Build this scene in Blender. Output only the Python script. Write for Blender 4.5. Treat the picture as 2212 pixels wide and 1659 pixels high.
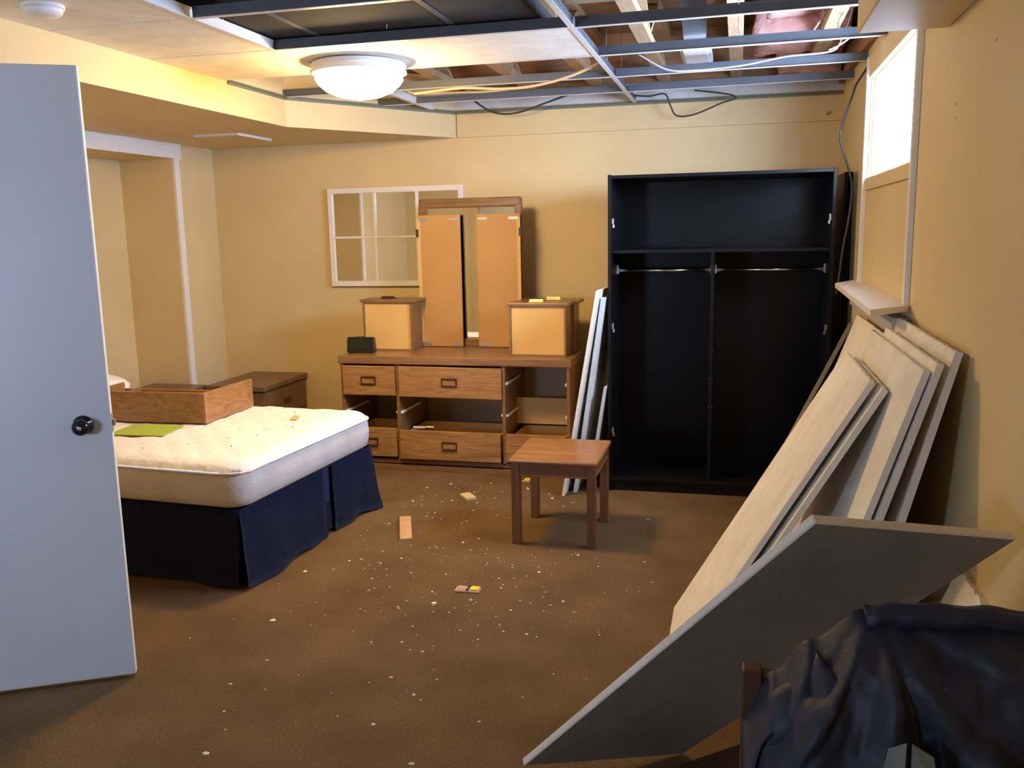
import bpy, bmesh, math, random
from mathutils import Vector, Matrix, noise
random.seed(7)
S = bpy.context.scene
COL = S.collection
for o in list(bpy.data.objects): bpy.data.objects.remove(o)

# ---------------------------------------------------------------- camera
YAW, PIT, ROL, FPX = math.radians(-14.297), math.radians(9.83), math.radians(-1.116), 1918.8
CAM = Vector((0, 0, 1.5))
fw = Vector((math.sin(YAW)*math.cos(PIT), math.cos(YAW)*math.cos(PIT), -math.sin(PIT)))
r0 = Vector((math.cos(YAW), -math.sin(YAW), 0)); u0 = r0.cross(fw)
rt = math.cos(ROL)*r0 + math.sin(ROL)*u0
up = -math.sin(ROL)*r0 + math.cos(ROL)*u0
cd = bpy.data.cameras.new('camera'); cam = bpy.data.objects.new('camera', cd); COL.objects.link(cam)
m = Matrix((rt, up, -fw)).transposed().to_4x4(); m.translation = CAM
cam.matrix_world = m
cd.sensor_width = 36.0; cd.lens = FPX/2212*36.0; cd.clip_start = 0.05
S.camera = cam

# room measures (metres)
XR, YB, XL = 0.593, 5.91, -3.72          # right wall, back wall, left wall
ZC, ZS = 2.28, 2.118                      # suspended grid, soffit underside
ZJ, ZTOP = 2.40, 2.70                     # truss bottoms, subfloor
XS = -2.57                                # soffit face
YR, XH, YH = -0.9, -2.70, 2.0             # rear wall, return of the left wall by the door
WY0, WY1, WZ0, WZ1 = 3.45, 4.64, 1.71, 2.175   # window opening in the right wall

# ---------------------------------------------------------------- world, daylight portals, exposure
W = bpy.data.worlds.new('overcast'); S.world = W; W.use_nodes = True
bg = W.node_tree.nodes['Background']
bg.inputs[0].default_value = (0.47, 0.64, 1.0, 1); bg.inputs[1].default_value = 52.0
def portal(name, loc, rot, sx, sy):
    d = bpy.data.lights.new(name, 'AREA'); d.shape = 'RECTANGLE'; d.size = sx; d.size_y = sy
    d.cycles.is_portal = True
    o = bpy.data.objects.new(name, d); COL.objects.link(o); o.location = loc; o.rotation_euler = rot
portal('daylight_window', (XR+0.10, (WY0+WY1)/2, (WZ0+WZ1)/2), (0, math.radians(90), 0), WZ1-WZ0, WY1-WY0)
portal('daylight_added_window', (-2.28, YR-0.10, 1.32), (math.radians(90), 0, 0), 0.64, 0.50)
S.view_settings.view_transform = 'Standard'; S.view_settings.look = 'None'
S.view_settings.exposure = 0.6; S.view_settings.gamma = 1.0; S.view_settings.use_curve_mapping = False
LAMP_POWER = 78.0

# ---------------------------------------------------------------- helpers
def ray(x, y):
    return rt*((x-1106)/FPX) - up*((y-829.5)/FPX) + fw
def at(x, y, ax, v):                      # point on an axis plane behind a pixel
    d = ray(x, y); return CAM + d*((v-CAM[ax])/d[ax])

def mat(name, col, rough=0.6, metal=0.0, var=0.0, vs=8.0, bump=0.0, bs=200.0, col2=None, spec=0.5, sheen=0.0):
    M = bpy.data.materials.new(name); M.use_nodes = True
    nt = M.node_tree; b = nt.nodes['Principled BSDF']
    b.inputs['Base Color'].default_value = (*col, 1); b.inputs['Roughness'].default_value = rough
    b.inputs['Metallic'].default_value = metal; b.inputs['Specular IOR Level'].default_value = spec
    if sheen: b.inputs['Sheen Weight'].default_value = sheen
    tc = nt.nodes.new('ShaderNodeTexCoord')
    if var or col2:
        n = nt.nodes.new('ShaderNodeTexNoise'); n.inputs['Scale'].default_value = vs; n.inputs['Detail'].default_value = 5
        nt.links.new(tc.outputs['Object'], n.inputs['Vector'])
        r = nt.nodes.new('ShaderNodeValToRGB'); r.color_ramp.elements[0].position = 0.3; r.color_ramp.elements[1].position = 0.7
        c2 = col2 or tuple(min(1, c*(1+var)) for c in col)
        c1 = col if col2 else tuple(c*(1-var) for c in col)
        r.color_ramp.elements[0].color = (*c1, 1); r.color_ramp.elements[1].color = (*c2, 1)
        nt.links.new(n.outputs['Fac'], r.inputs['Fac']); nt.links.new(r.outputs['Color'], b.inputs['Base Color'])
    if bump:
        n2 = nt.nodes.new('ShaderNodeTexNoise'); n2.inputs['Scale'].default_value = bs; n2.inputs['Detail'].default_value = 3
        nt.links.new(tc.outputs['Object'], n2.inputs['Vector'])
        bp = nt.nodes.new('ShaderNodeBump'); bp.inputs['Strength'].default_value = bump; bp.inputs['Distance'].default_value = 0.01
        nt.links.new(n2.outputs['Fac'], bp.inputs['Height']); nt.links.new(bp.outputs['Normal'], b.inputs['Normal'])
    return M

def wood(name, c1, c2, scale=(1.5, 14, 14), rough=0.45, dist=2.0, seed=0.0, dark=None):
    M = bpy.data.materials.new(name); M.use_nodes = True
    nt = M.node_tree; b = nt.nodes['Principled BSDF']; b.inputs['Roughness'].default_value = rough
    tc = nt.nodes.new('ShaderNodeTexCoord'); mp = nt.nodes.new('ShaderNodeMapping')
    mp.inputs['Scale'].default_value = scale; mp.inputs['Location'].default_value = (seed, seed*1.7, seed*0.6)
    nt.links.new(tc.outputs['Object'], mp.inputs['Vector'])
    n = nt.nodes.new('ShaderNodeTexNoise'); n.inputs['Scale'].default_value = 1.6; n.inputs['Detail'].default_value = 7
    n.inputs['Roughness'].default_value = 0.6; n.inputs['Distortion'].default_value = dist
    nt.links.new(mp.outputs['Vector'], n.inputs['Vector'])
    r = nt.nodes.new('ShaderNodeValToRGB'); e = r.color_ramp.elements
    e[0].position = 0.3; e[1].position = 0.68; e[0].color = (*c1, 1); e[1].color = (*c2, 1)
    if dark:
        x = e.new(0.48); x.color = (*dark, 1)
    nt.links.new(n.outputs['Fac'], r.inputs['Fac']); nt.links.new(r.outputs['Color'], b.inputs['Base Color'])
    return M

def emit(name, col, st):
    M = bpy.data.materials.new(name); M.use_nodes = True; nt = M.node_tree
    b = nt.nodes['Principled BSDF']; b.inputs['Base Color'].default_value = (*col, 1)
    b.inputs['Emission Color'].default_value = (*col, 1); b.inputs['Emission Strength'].default_value = st
    return M

def tilemat(name, col, dots=(0.30, 0.25, 0.2)):
    M = bpy.data.materials.new(name); M.use_nodes = True; nt = M.node_tree
    b = nt.nodes['Principled BSDF']; b.inputs['Roughness'].default_value = 0.9
    tc = nt.nodes.new('ShaderNodeTexCoord')
    n = nt.nodes.new('ShaderNodeTexNoise'); n.inputs['Scale'].default_value = 75; n.inputs['Detail'].default_value = 2
    n2 = nt.nodes.new('ShaderNodeTexNoise'); n2.inputs['Scale'].default_value = 9; n2.inputs['Detail'].default_value = 4
    for k in (n, n2): nt.links.new(tc.outputs['Object'], k.inputs['Vector'])
    r = nt.nodes.new('ShaderNodeValToRGB'); e = r.color_ramp.elements
    e[0].position = 0.25; e[1].position = 0.31; e[0].color = (*dots, 1); e[1].color = (*col, 1)
    nt.links.new(n.outputs['Fac'], r.inputs['Fac'])
    mx = nt.nodes.new('ShaderNodeMix'); mx.data_type = 'RGBA'; mx.blend_type = 'MULTIPLY'; mx.inputs[0].default_value = 0.35
    r2 = nt.nodes.new('ShaderNodeValToRGB'); r2.color_ramp.elements[0].color = (0.7, 0.66, 0.6, 1); r2.color_ramp.elements[0].position = 0.3; r2.color_ramp.elements[1].position = 0.6
    nt.links.new(n2.outputs['Fac'], r2.inputs['Fac'])
    nt.links.new(r.outputs['Color'], mx.inputs[6]); nt.links.new(r2.outputs['Color'], mx.inputs[7])
    nt.links.new(mx.outputs[2], b.inputs['Base Color'])
    bp = nt.nodes.new('ShaderNodeBump'); bp.inputs['Strength'].default_value = 0.18; bp.inputs['Distance'].default_value = 0.003
    nt.links.new(n.outputs['Fac'], bp.inputs['Height']); nt.links.new(bp.outputs['Normal'], b.inputs['Normal'])
    return M

def BM(): return bmesh.new()
def bx(bm, x0, x1, y0, y1, z0, z1, bev=0.0, seg=2):
    c = Vector(((x0+x1)/2, (y0+y1)/2, (z0+z1)/2))
    g = bmesh.ops.create_cube(bm, size=1.0)
    bmesh.ops.scale(bm, vec=(abs(x1-x0), abs(y1-y0), abs(z1-z0)), verts=g['verts'])
    bmesh.ops.translate(bm, vec=c, verts=g['verts'])
    if bev:
        es = {e for v in g['verts'] for e in v.link_edges}
        bmesh.ops.bevel(bm, geom=list(es), offset=bev, segments=seg, affect='EDGES', profile=0.5)
    return bm
def prism(bm, pts, z0, z1):               # plan polygon extruded up
    a = [bm.verts.new((p[0], p[1], z0)) for p in pts]; b = [bm.verts.new((p[0], p[1], z1)) for p in pts]
    n = len(pts)
    bm.faces.new(a[::-1]); bm.faces.new(b)
    for i in range(n): bm.faces.new((a[i], a[(i+1) % n], b[(i+1) % n], b[i]))
    bmesh.ops.recalc_face_normals(bm, faces=bm.faces)
    return bm
def slab(bm, A, B, Cc, D, t):             # quad A B C D with thickness t behind it
    A, B, Cc, D = map(Vector, (A, B, Cc, D))
    n = (B-A).cross(D-A).normalized()*t
    v = [bm.verts.new(p) for p in (A, B, Cc, D, A+n, B+n, Cc+n, D+n)]
    for f in ((0, 1, 2, 3), (7, 6, 5, 4), (0, 4, 5, 1), (1, 5, 6, 2), (2, 6, 7, 3), (3, 7, 4, 0)): bm.faces.new([v[i] for i in f])
    bmesh.ops.recalc_face_normals(bm, faces=bm.faces)
    return bm
def tube(bm, pts, r, n=8, smooth=True):
    pts = [Vector(p) for p in pts]; rings = []
    for i, p in enumerate(pts):
        t = (pts[min(i+1, len(pts)-1)] - pts[max(i-1, 0)]).normalized()
        a = t.orthogonal().normalized() if i == 0 else (rings_a - t*rings_a.dot(t)).normalized()
        rings_a = a; b = t.cross(a)
        rr = r[i] if isinstance(r, (list, tuple)) else r
        rings.append([bm.verts.new(p + (a*math.cos(k*2*math.pi/n) + b*math.sin(k*2*math.pi/n))*rr) for k in range(n)])
    for i in range(len(rings)-1):
        for k in range(n):
            f = bm.faces.new((rings[i][k], rings[i][(k+1) % n], rings[i+1][(k+1) % n], rings[i+1][k])); f.smooth = smooth
    bm.faces.new(rings[0][::-1]); bm.faces.new(rings[-1])
    return bm
def lathe(bm, prof, n=40, c=(0, 0, 0)):   # profile (r, z) turned about z
    rings = []
    for r, z in prof:
        if r < 1e-5: rings.append([bm.verts.new((c[0], c[1], c[2]+z))])
        else: rings.append([bm.verts.new((c[0]+r*math.cos(k*2*math.pi/n), c[1]+r*math.sin(k*2*math.pi/n), c[2]+z)) for k in range(n)])
    for a, b in zip(rings, rings[1:]):
        for k in range(n):
            k2 = (k+1) % n
            if len(a) == 1 and len(b) == 1: continue
            if len(a) == 1: f = bm.faces.new((a[0], b[k], b[k2]))
            elif len(b) == 1: f = bm.faces.new((a[k], b[0], a[k2]))
            else: f = bm.faces.new((a[k], b[k], b[k2], a[k2]))
            f.smooth = True
    bmesh.ops.recalc_face_normals(bm, faces=bm.faces)
    return bm
def catmull(pts, k=6):
    pts = [Vector(p) for p in pts]; out = []
    for i in range(len(pts)-1):
        p0, p1, p2, p3 = pts[max(i-1, 0)], pts[i], pts[i+1], pts[min(i+2, len(pts)-1)]
        for j in range(k):
            t = j/k
            out.append(0.5*((2*p1)+(p2-p0)*t+(2*p0-5*p1+4*p2-p3)*t*t+(3*p1-p0-3*p2+p3)*t**3))
    out.append(pts[-1]); return out

def obj(name, bm, m, parent=None, loc=None, rot=None, label=None):
    me = bpy.data.meshes.new(name); bm.to_mesh(me); bm.free()
    if m: me.materials.append(m)
    o = bpy.data.objects.new(name, me); COL.objects.link(o)
    if parent: o.parent = parent
    if loc is not None: o.location = loc
    if rot is not None: o.rotation_euler = rot
    if label: o['label'] = label
    return o
def tag(o, label, cat, group=None, kind=None):
    o['label'] = label; o['category'] = cat
    if group: o['group'] = group
    if kind: o['kind'] = kind
    return o
def thing(name, label, cat, loc=(0, 0, 0), rotz=0.0, group=None):
    o = bpy.data.objects.new(name, None); COL.objects.link(o); o.empty_display_size = 0.1
    o.location = loc; o.rotation_euler = (0, 0, rotz)
    return tag(o, label, cat, group)
def struct(name, bm, m, label, cat):
    o = obj(name, bm, m); tag(o, label, cat, kind='structure'); return o
def sempty(name, label, cat, loc=(0, 0, 0), rotz=0.0):
    o = thing(name, label, cat, loc, rotz); o['kind'] = 'structure'; return o

# ---------------------------------------------------------------- materials
M_wall = mat('wall_paint', (0.675, 0.525, 0.272), 0.6, var=0.05, vs=2.2, bump=0.04, bs=90)
M_carpet = mat('carpet', (0.178, 0.107, 0.047), 0.95, col2=(0.255, 0.156, 0.073), vs=3.0, bump=0.9, bs=420, spec=0.1)
nt = M_carpet.node_tree; fn = nt.nodes.new('ShaderNodeTexNoise'); fn.inputs['Scale'].default_value = 130; fn.inputs['Detail'].default_value = 4; fn.inputs['Roughness'].default_value = 0.8
tcn = [n for n in nt.nodes if n.type == 'TEX_COORD'][0]; nt.links.new(tcn.outputs['Object'], fn.inputs['Vector'])
fr = nt.nodes.new('ShaderNodeValToRGB'); fr.color_ramp.elements[0].position = 0.30; fr.color_ramp.elements[1].position = 0.70; fr.color_ramp.elements[0].color = (0.62, 0.60, 0.56, 1); fr.color_ramp.elements[1].color = (1.35, 1.35, 1.35, 1)
nt.links.new(fn.outputs['Fac'], fr.inputs['Fac']); cm = nt.nodes.new('ShaderNodeMix'); cm.data_type = 'RGBA'; cm.blend_type = 'MULTIPLY'; cm.inputs[0].default_value = 1.0
pb = nt.nodes['Principled BSDF']; src = pb.inputs['Base Color'].links[0].from_socket; nt.links.new(src, cm.inputs[6]); nt.links.new(fr.outputs['Color'], cm.inputs[7]); nt.links.new(cm.outputs[2], pb.inputs['Base Color'])
M_trim = mat('white_trim', (0.80, 0.76, 0.72), 0.45, var=0.03)
M_door = mat('door_paint', (0.62, 0.65, 0.68), 0.38, var=0.04, vs=1.6)
M_doorEdge = mat('door_edge', (0.78, 0.74, 0.66), 0.5)
M_tile = tilemat('ceiling_tile_face', (0.86, 0.82, 0.73))
M_tile2 = tilemat('ceiling_tile_stacked', (0.82, 0.77, 0.68), (0.50, 0.45, 0.38))
M_tback = mat('tile_back', (0.30, 0.28, 0.25), 0.9, var=0.07, vs=14, bump=0.2, bs=150)
M_tee = mat('tee_paint', (0.72, 0.70, 0.66), 0.4)
M_web = mat('galvanised_web', (0.10, 0.11, 0.13), 0.5, metal=0.2, var=0.1)
M_angle = mat('wall_angle_shading', (0.16, 0.17, 0.12), 0.6)  # shading and gap along the wall angle put into this dark colour
M_joist = wood('truss_lumber', (0.40, 0.25, 0.13), (0.56, 0.38, 0.21), (14, 1.5, 14), 0.75)
M_plank = wood('subfloor_board', (0.24, 0.12, 0.055), (0.40, 0.22, 0.10), (1.5, 14, 14), 0.8)
M_rim = mat('rim_board', (0.62, 0.58, 0.52), 0.8, var=0.12, vs=5)
M_pink = mat('pink_insulation', (0.78, 0.36, 0.30), 0.95, col2=(0.86, 0.52, 0.44), vs=16, bump=1.0, bs=40)
M_tin = mat('sheet_metal', (0.55, 0.57, 0.60), 0.3, metal=0.9, var=0.12, vs=6)
M_white = mat('white_plastic', (0.80, 0.79, 0.76), 0.4)
M_black = mat('black_brown_melamine', (0.006, 0.005, 0.005), 0.36, var=0.25, vs=18, spec=0.22)
M_chrome = mat('chrome', (0.75, 0.75, 0.75), 0.22, metal=1.0)
M_dres = wood('dresser_walnut', (0.215, 0.100, 0.032), (0.44, 0.235, 0.080), (1.2, 9, 11), 0.36, 3.4, 1.0, (0.32, 0.160, 0.054))
M_dres2 = wood('dresser_body', (0.175, 0.086, 0.034), (0.285, 0.150, 0.060), (1.2, 10, 12), 0.32, 1.8, 5.0)
M_draw = wood('drawer_front_grain', (0.22, 0.105, 0.040), (0.42, 0.215, 0.080), (2.4, 2.0, 9), 0.38, 3.2, 3.0, (0.31, 0.155, 0.058))
M_ply = mat('drawer_bottom_board', (0.66, 0.43, 0.16), 0.6, var=0.05, vs=5)
M_ply2 = mat('mirror_back_board', (0.50, 0.275, 0.095), 0.55, var=0.06, vs=4)
M_inner = mat('dresser_interior', (0.42, 0.32, 0.19), 0.7)
M_pull = mat('antique_pull', (0.10, 0.055, 0.025), 0.35, metal=0.6)
M_brass = mat('brass', (0.80, 0.58, 0.16), 0.28, metal=0.9)
M_zinc = mat('zinc_plate', (0.45, 0.45, 0.44), 0.4, metal=0.7)
M_mirror = mat('mirror_glass', (0.86, 0.88, 0.86), 0.02, metal=1.0)
M_stool = wood('stool_cherry', (0.20, 0.080, 0.024), (0.35, 0.155, 0.050), (2, 16, 16), 0.28, 1.2, 2.0)
M_stoolL = wood('stool_leg', (0.13, 0.052, 0.022), (0.20, 0.086, 0.034), (16, 16, 2), 0.35, 1.0, 4.0)
M_night = wood('nightstand_wood', (0.135, 0.072, 0.036), (0.215, 0.118, 0.058), (1.2, 10, 12), 0.4, 2.0, 8.0)
M_navy = mat('navy_cloth', (0.012, 0.018, 0.060), 0.9, var=0.25, vs=30, bump=0.3, bs=300)
M_matt = mat('mattress_quilt', (0.79, 0.76, 0.77), 0.85, col2=(0.73, 0.69, 0.69), vs=3.2, bump=0.6, bs=26)
M_matts = mat('mattress_side', (0.74, 0.67, 0.60), 0.85, col2=(0.64, 0.57, 0.52), vs=7, bump=0.25, bs=60)
M_green = mat('green_card', (0.36, 0.46, 0.07), 0.5)
M_orange = mat('orange_scrap', (0.75, 0.36, 0.16), 0.7)
M_pillow = mat('pillow_cotton', (0.82, 0.80, 0.78), 0.9, bump=0.2, bs=30)
M_crumb = mat('tile_crumb', (0.78, 0.72, 0.62), 0.9)
M_dark = mat('dark_dirt', (0.06, 0.04, 0.03), 0.9)
M_jacket = mat('navy_nylon', (0.016, 0.020, 0.042), 0.58, var=0.2, vs=25, bump=0.25, bs=35)
M_lining = mat('jacket_lining', (0.20, 0.22, 0.22), 0.6)
M_cable = mat('black_cable', (0.03, 0.03, 0.032), 0.4)
M_cablew = mat('white_cable', (0.55, 0.50, 0.44), 0.5)
M_cablet = mat('tan_cable', (0.62, 0.42, 0.22), 0.5)
M_chair = wood('chair_dark_wood', (0.060, 0.027, 0.013), (0.10, 0.046, 0.022), (14, 14, 2), 0.5, 1.0, 6.0)

# ================================================================ SETTING
b = BM(); bx(b, XL-0.6, XR, YR, YB, -0.06, 0.0)
struct('floor', b, M_carpet, 'worn brown carpet strewn with white crumbs', 'floor')

b = BM(); bx(b, XL-0.7, XR+0.2, YB, YB+0.15, 0, ZTOP)
bx(b, -1.846, XR, YB-0.022, YB, ZS, ZC-0.01)               # furred-out band under the grid
wall_back = struct('wall_back', b, M_wall, 'yellow beige back wall behind the dresser and wardrobe', 'wall')
b = BM(); bx(b, -2.6, XR, YB-0.012, YB, ZC+0.012, 2.40); obj('rim_board', b, M_rim, wall_back)
b = BM(); bx(b, XL, XR, YB-0.03, YB-0.001, 2.405, ZTOP+0.02); obj('rim_joist', b, M_plank, wall_back)

# right wall with the window opening, boxed out around it
b = BM(); T = 0.16
bx(b, XR, XR+T, YR-0.15, WY0, 0, ZTOP); bx(b, XR, XR+T, WY1, YB, 0, ZTOP)
bx(b, XR, XR+T, WY0, WY1, 0, WZ0); bx(b, XR, XR+T, WY0, WY1, WZ1, ZTOP)
wall_right = struct('wall_right', b, M_wall, 'yellow beige right wall with the small high window', 'wall')
b = BM(); bx(b, XR-0.03, XR-0.001, 3.05, YB-0.03, 2.33, ZTOP+0.02); obj('rim_joist', b, M_plank, wall_right)
p = at(1790, 245, 1, YB-0.022)
for dx, dz, r in ((0, 0, 0.010), (0.012, 0.006, 0.007), (-0.010, -0.005, 0.006)):
    b = BM(); lathe(b, [(0, 0.002), (r*0.7, 0.0015), (r, 0)], 10); obj('stain', b, mat('stain', (0.30, 0.17, 0.10), 0.8), wall_back, (p.x+dx, YB-0.022, p.z+dz), (math.pi/2, 0, 0))
for (y, z, r) in ((2.864, 1.83, 0.007), (2.855, 1.79, 0.004), (2.47, 1.93, 0.006)):   # filled dents
    b = BM(); lathe(b, [(0, 0.002), (r*0.7, 0.0015), (r, 0)], 12)
    obj('scuff', b, mat('scuff', (0.42, 0.30, 0.18), 0.8), wall_right, (XR, y, z), (0, -math.pi/2, 0))

# left wall with the alcove
AY0, AY1, AZ, AX = 3.3, 5.42, 2.02, -4.13
b = BM(); bx(b, XL-0.1, XL, AY1, YB, 0, ZTOP); bx(b, XL-0.1, XL, YH-0.1, AY0, 0, ZTOP); bx(b, XL-0.1, XL, AY0, AY1, AZ, ZTOP)
bx(b, AX-0.1, AX, AY0-0.1, AY1+0.1, 0, ZTOP); bx(b, AX, XL-0.1, AY1, AY1+0.08, 0, ZTOP); bx(b, AX, XL-0.1, AY0-0.08, AY0, 0, ZTOP)
bx(b, AX, XL-0.1, AY0, AY1, AZ, AZ+0.06)
struct('wall_left', b, M_wall, 'yellow beige left wall with the recessed alcove', 'wall')
b = BM(); bx(b, XL-0.7, XH, YH-0.12, YH, 0, ZTOP); bx(b, XH-0.12, XH, YR, YH-0.12, 0, ZTOP)
struct('wall_return', b, M_wall, 'yellow beige wall return behind the open door', 'wall')
b = BM()
RX0, RX1, RZ0, RZ1 = -2.60, -1.96, 1.07, 1.57
bx(b, XH-0.3, RX0, YR-0.15, YR, 0, ZTOP); bx(b, RX1, XR+0.16, YR-0.15, YR, 0, ZTOP)
bx(b, RX0, RX1, YR-0.15, YR, 0, RZ0); bx(b, RX0, RX1, YR-0.15, YR, RZ1, ZTOP)
struct('wall_rear', b, M_wall, 'yellow beige rear wall with a small added window', 'wall')
w2 = sempty('window_added', 'white framed unseen rear window added for the light on the door', 'window', (0, YR, 0))  # unseen window, added as the source of cool light on the door
b = BM(); f = 0.05
bx(b, RX0, RX0+f, -0.09, 0.012, RZ0, RZ1); bx(b, RX1-f, RX1, -0.09, 0.012, RZ0, RZ1)
bx(b, RX0+f, RX1-f, -0.09, 0.012, RZ0, RZ0+f); bx(b, RX0+f, RX1-f, -0.09, 0.012, RZ1-f, RZ1)
obj('window_frame', b, M_trim, w2)

# alcove trim
t1 = sempty('trim_1', 'white painted trim around the alcove opening', 'trim', (XL, 0, 0))
b = BM(); bx(b, 0, 0.014, AY0-0.09, AY1+0.09, AZ, AZ+0.098); obj('header_board', b, M_trim, t1)
b = BM(); bx(b, 0, 0.018, AY1, AY1+0.055, 0, AZ); obj('side_casing', b, M_trim, t1)
b = BM(); bx(b, 0, 0.018, AY0-0.055, AY0, 0, AZ); obj('side_casing', b, M_trim, t1)

# soffit over the bed: straight, then cutting the corner diagonally
b = BM(); prism(b, [(XS, YH), (XS, 4.88), (-1.846, YB), (XL, YB), (XL, YH)], ZS, 2.50)
sof = struct('ceiling_soffit', b, M_wall, 'yellow beige boxed soffit above the bed with an angled end', 'soffit')
vent = thing('soffit_vent', 'flat cream air vent in the soffit underside above the bed', 'vent', (-3.13, 5.24, ZS))
b = BM(); bx(b, -0.15, 0.15, -0.20, 0.20, -0.008, 0, 0.003); obj('plate', b, M_wall, vent)
b = BM(); bx(b, 0.138, 0.152, -0.21, 0.20, -0.014, 0, 0); bx(b, -0.152, 0.138, -0.21, -0.196, -0.014, 0); obj('rim', b, M_trim, vent)

# bulkhead over the window wall
b = BM(); bx(b, 0.335, XR, YR, 3.02, 2.068, 2.6, 0.006)
struct('ceiling_bulkhead', b, M_wall, 'yellow beige boxed duct bulkhead at the top of the right wall', 'soffit')

# ceiling: subfloor boards, trusses
b = BM(); bx(b, XL-0.7, XR+0.2, YR-0.15, YB+0.15, ZTOP+0.03, ZTOP+0.08)
ceiling = struct('ceiling', b, M_plank, 'open ceiling cavity showing bare subfloor boards and trusses', 'ceiling')
b = BM(); bx(b, XL, XR, -0.068, 0.068, 0, 0.03, 0.004, 1); pm = None
y = 2.2
while y < YB:
    if pm is None:
        o = obj('plank', b, M_plank, ceiling); pm = o.data
    else:
        o = bpy.data.objects.new('plank', pm); COL.objects.link(o); o.parent = ceiling
    o.location = (0, y+random.uniform(-.002, .002), ZTOP+random.uniform(0, 0.008)); y += 0.142
JX = [-0.035-0.435*k for k in range(-1, 9)]
cb = BM(); bx(cb, -0.036, 0.036, 0.8, YB-0.02, ZJ, ZJ+0.038, 0.003, 1); chord = None
for i, x in enumerate(JX):
    if x < -3.4: continue
    if chord is None:
        j = obj('joist', cb, M_joist, ceiling); chord = j.data
        tb = BM(); bx(tb, -0.036, 0.036, 0.8, YB-0.02, ZTOP-0.038, ZTOP); top = obj('top_chord', tb, M_joist, j); topm = top.data
        wb = BM(); yy = 0.9; s = 1
        while yy < YB-0.7:
            p0, p1 = (ZJ+0.04, ZTOP-0.04) if s > 0 else (ZTOP-0.04, ZJ+0.04)
            for e in (-0.018,):
                v = [wb.verts.new(q) for q in ((-0.032, yy, p0), (0.032, yy, p0), (0.032, yy+0.05, p0), (-0.032, yy+0.05, p0),
                                               (-0.032, yy+0.42, p1), (0.032, yy+0.42, p1), (0.032, yy+0.47, p1), (-0.032, yy+0.47, p1))]
                for f_ in ((0, 1, 2, 3), (7, 6, 5, 4), (0, 4, 5, 1), (1, 5, 6, 2), (2, 6, 7, 3), (3, 7, 4, 0)): wb.faces.new([v[q] for q in f_])
            yy += 0.46; s = -s
        bmesh.ops.recalc_face_normals(wb, faces=wb.faces)
        web = obj('truss_web', wb, M_joist, j); webm = web.data
    else:
        j = bpy.data.objects.new('joist', chord); COL.objects.link(j); j.parent = ceiling
        for nm, mm in (('top_chord', topm), ('truss_web', webm)):
            c = bpy.data.objects.new(nm, mm); COL.objects.link(c); c.parent = j
    j.location = (x, 0, 0)

# suspended grid
grid = sempty('ceiling_grid', 'bare white metal tee grid of the stripped suspended ceiling', 'ceiling grid', (0, 0, ZC))
def tee(a, b_, name, wm=None):
    a = Vector((*a, 0)); b_ = Vector((*b_, 0)); d = (b_-a); L = d.length
    bm = BM(); bx(bm, 0, L, -0.012, 0.012, -0.001, 0.001); 
    o = obj(name, bm, M_tee, grid, a, (0, 0, math.atan2(d.y, d.x)))
    bm = BM(); bx(bm, 0, L, -0.0015, 0.0015, 0.001, 0.036); bx(bm, 0, L, -0.004, 0.004, 0.032, 0.042); obj('web', bm, wm or M_web, o); return o
XM0, XM1 = -1.955, -0.655
TY = (3.03, 3.64, 4.25, 4.86, 5.40)
tee((XM1, YR), (XM1, YB-0.02), 'main_tee'); tee((XM0, YR), (XM0, 5.74), 'main_tee', M_tee)  # left web lighter than the rest, its lit look put into the colour
for k, y in enumerate(TY):
    xl = XS if y < 4.9 else XS + (y-4.88)*0.70
    if y > 4.3: tee((xl, y), (XM0-0.012, y), 'cross_tee')
    tee((XM0+0.012, y), (XM1-0.012, y-0.01), 'cross_tee')
    tee((XM1+0.012, y), (XR-0.002 if y > 3.05 else 0.33, y-0.035), 'cross_tee')
for nm, a, c in (('wall_angle', (-1.846, YB-0.028), (XR, YB-0.028)), ('wall_angle', (XS+0.006, 4.88), (-1.84, YB-0.012)), ('wall_angle', (XS+0.006, 4.27), (XS+0.006, 4.88))):
    a = Vector((*a, 0)); c = Vector((*c, 0)); d = c-a; L = d.length
    bm = BM(); bx(bm, 0, L, -0.022, 0.0, -0.001, 0.001); bx(bm, 0, L, -0.004, 0.004, -0.012, 0.012)
    obj(nm, bm, M_angle, grid, a, (0, 0, math.atan2(d.y, d.x)))
for (x, y) in ((-1.955, 3.25), (-1.955, 2.9), (-1.40, 3.55), (-0.655, 3.40), (-0.02, 3.60), (-0.02, 4.23), (-0.655, 4.6), (-0.655, 5.2), (-1.2, 4.86)):
    bm = BM(); tube(bm, [(x, y, 0.03), (x+0.004, y, 0.05), (x-0.003, y+0.003, 0.07), (x, y, ZTOP-ZC)], 0.0016, 5); obj('hanger_wire', bm, M_zinc, grid)
def ctile(x0, x1, y0, y1):
    bm = BM(); bx(bm, x0, x1, y0, y1, 0.002, 0.017, 0.001, 1); o = obj('ceiling_tile', bm, M_tile, grid); return o
for y0 in (0.59, 1.20, 1.81, 2.42, 3.03, 3.64): ctile(XS+0.002, XM0-0.003, y0+0.004, y0+0.606)
ctile(XM0+0.003, XM1-0.003, 3.645, 4.245)
for y0 in (-0.6, 0.0, 0.59, 1.20, 1.81): ctile(XM0+0.003, XM1-0.003, y0+0.004, y0+0.6)

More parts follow.
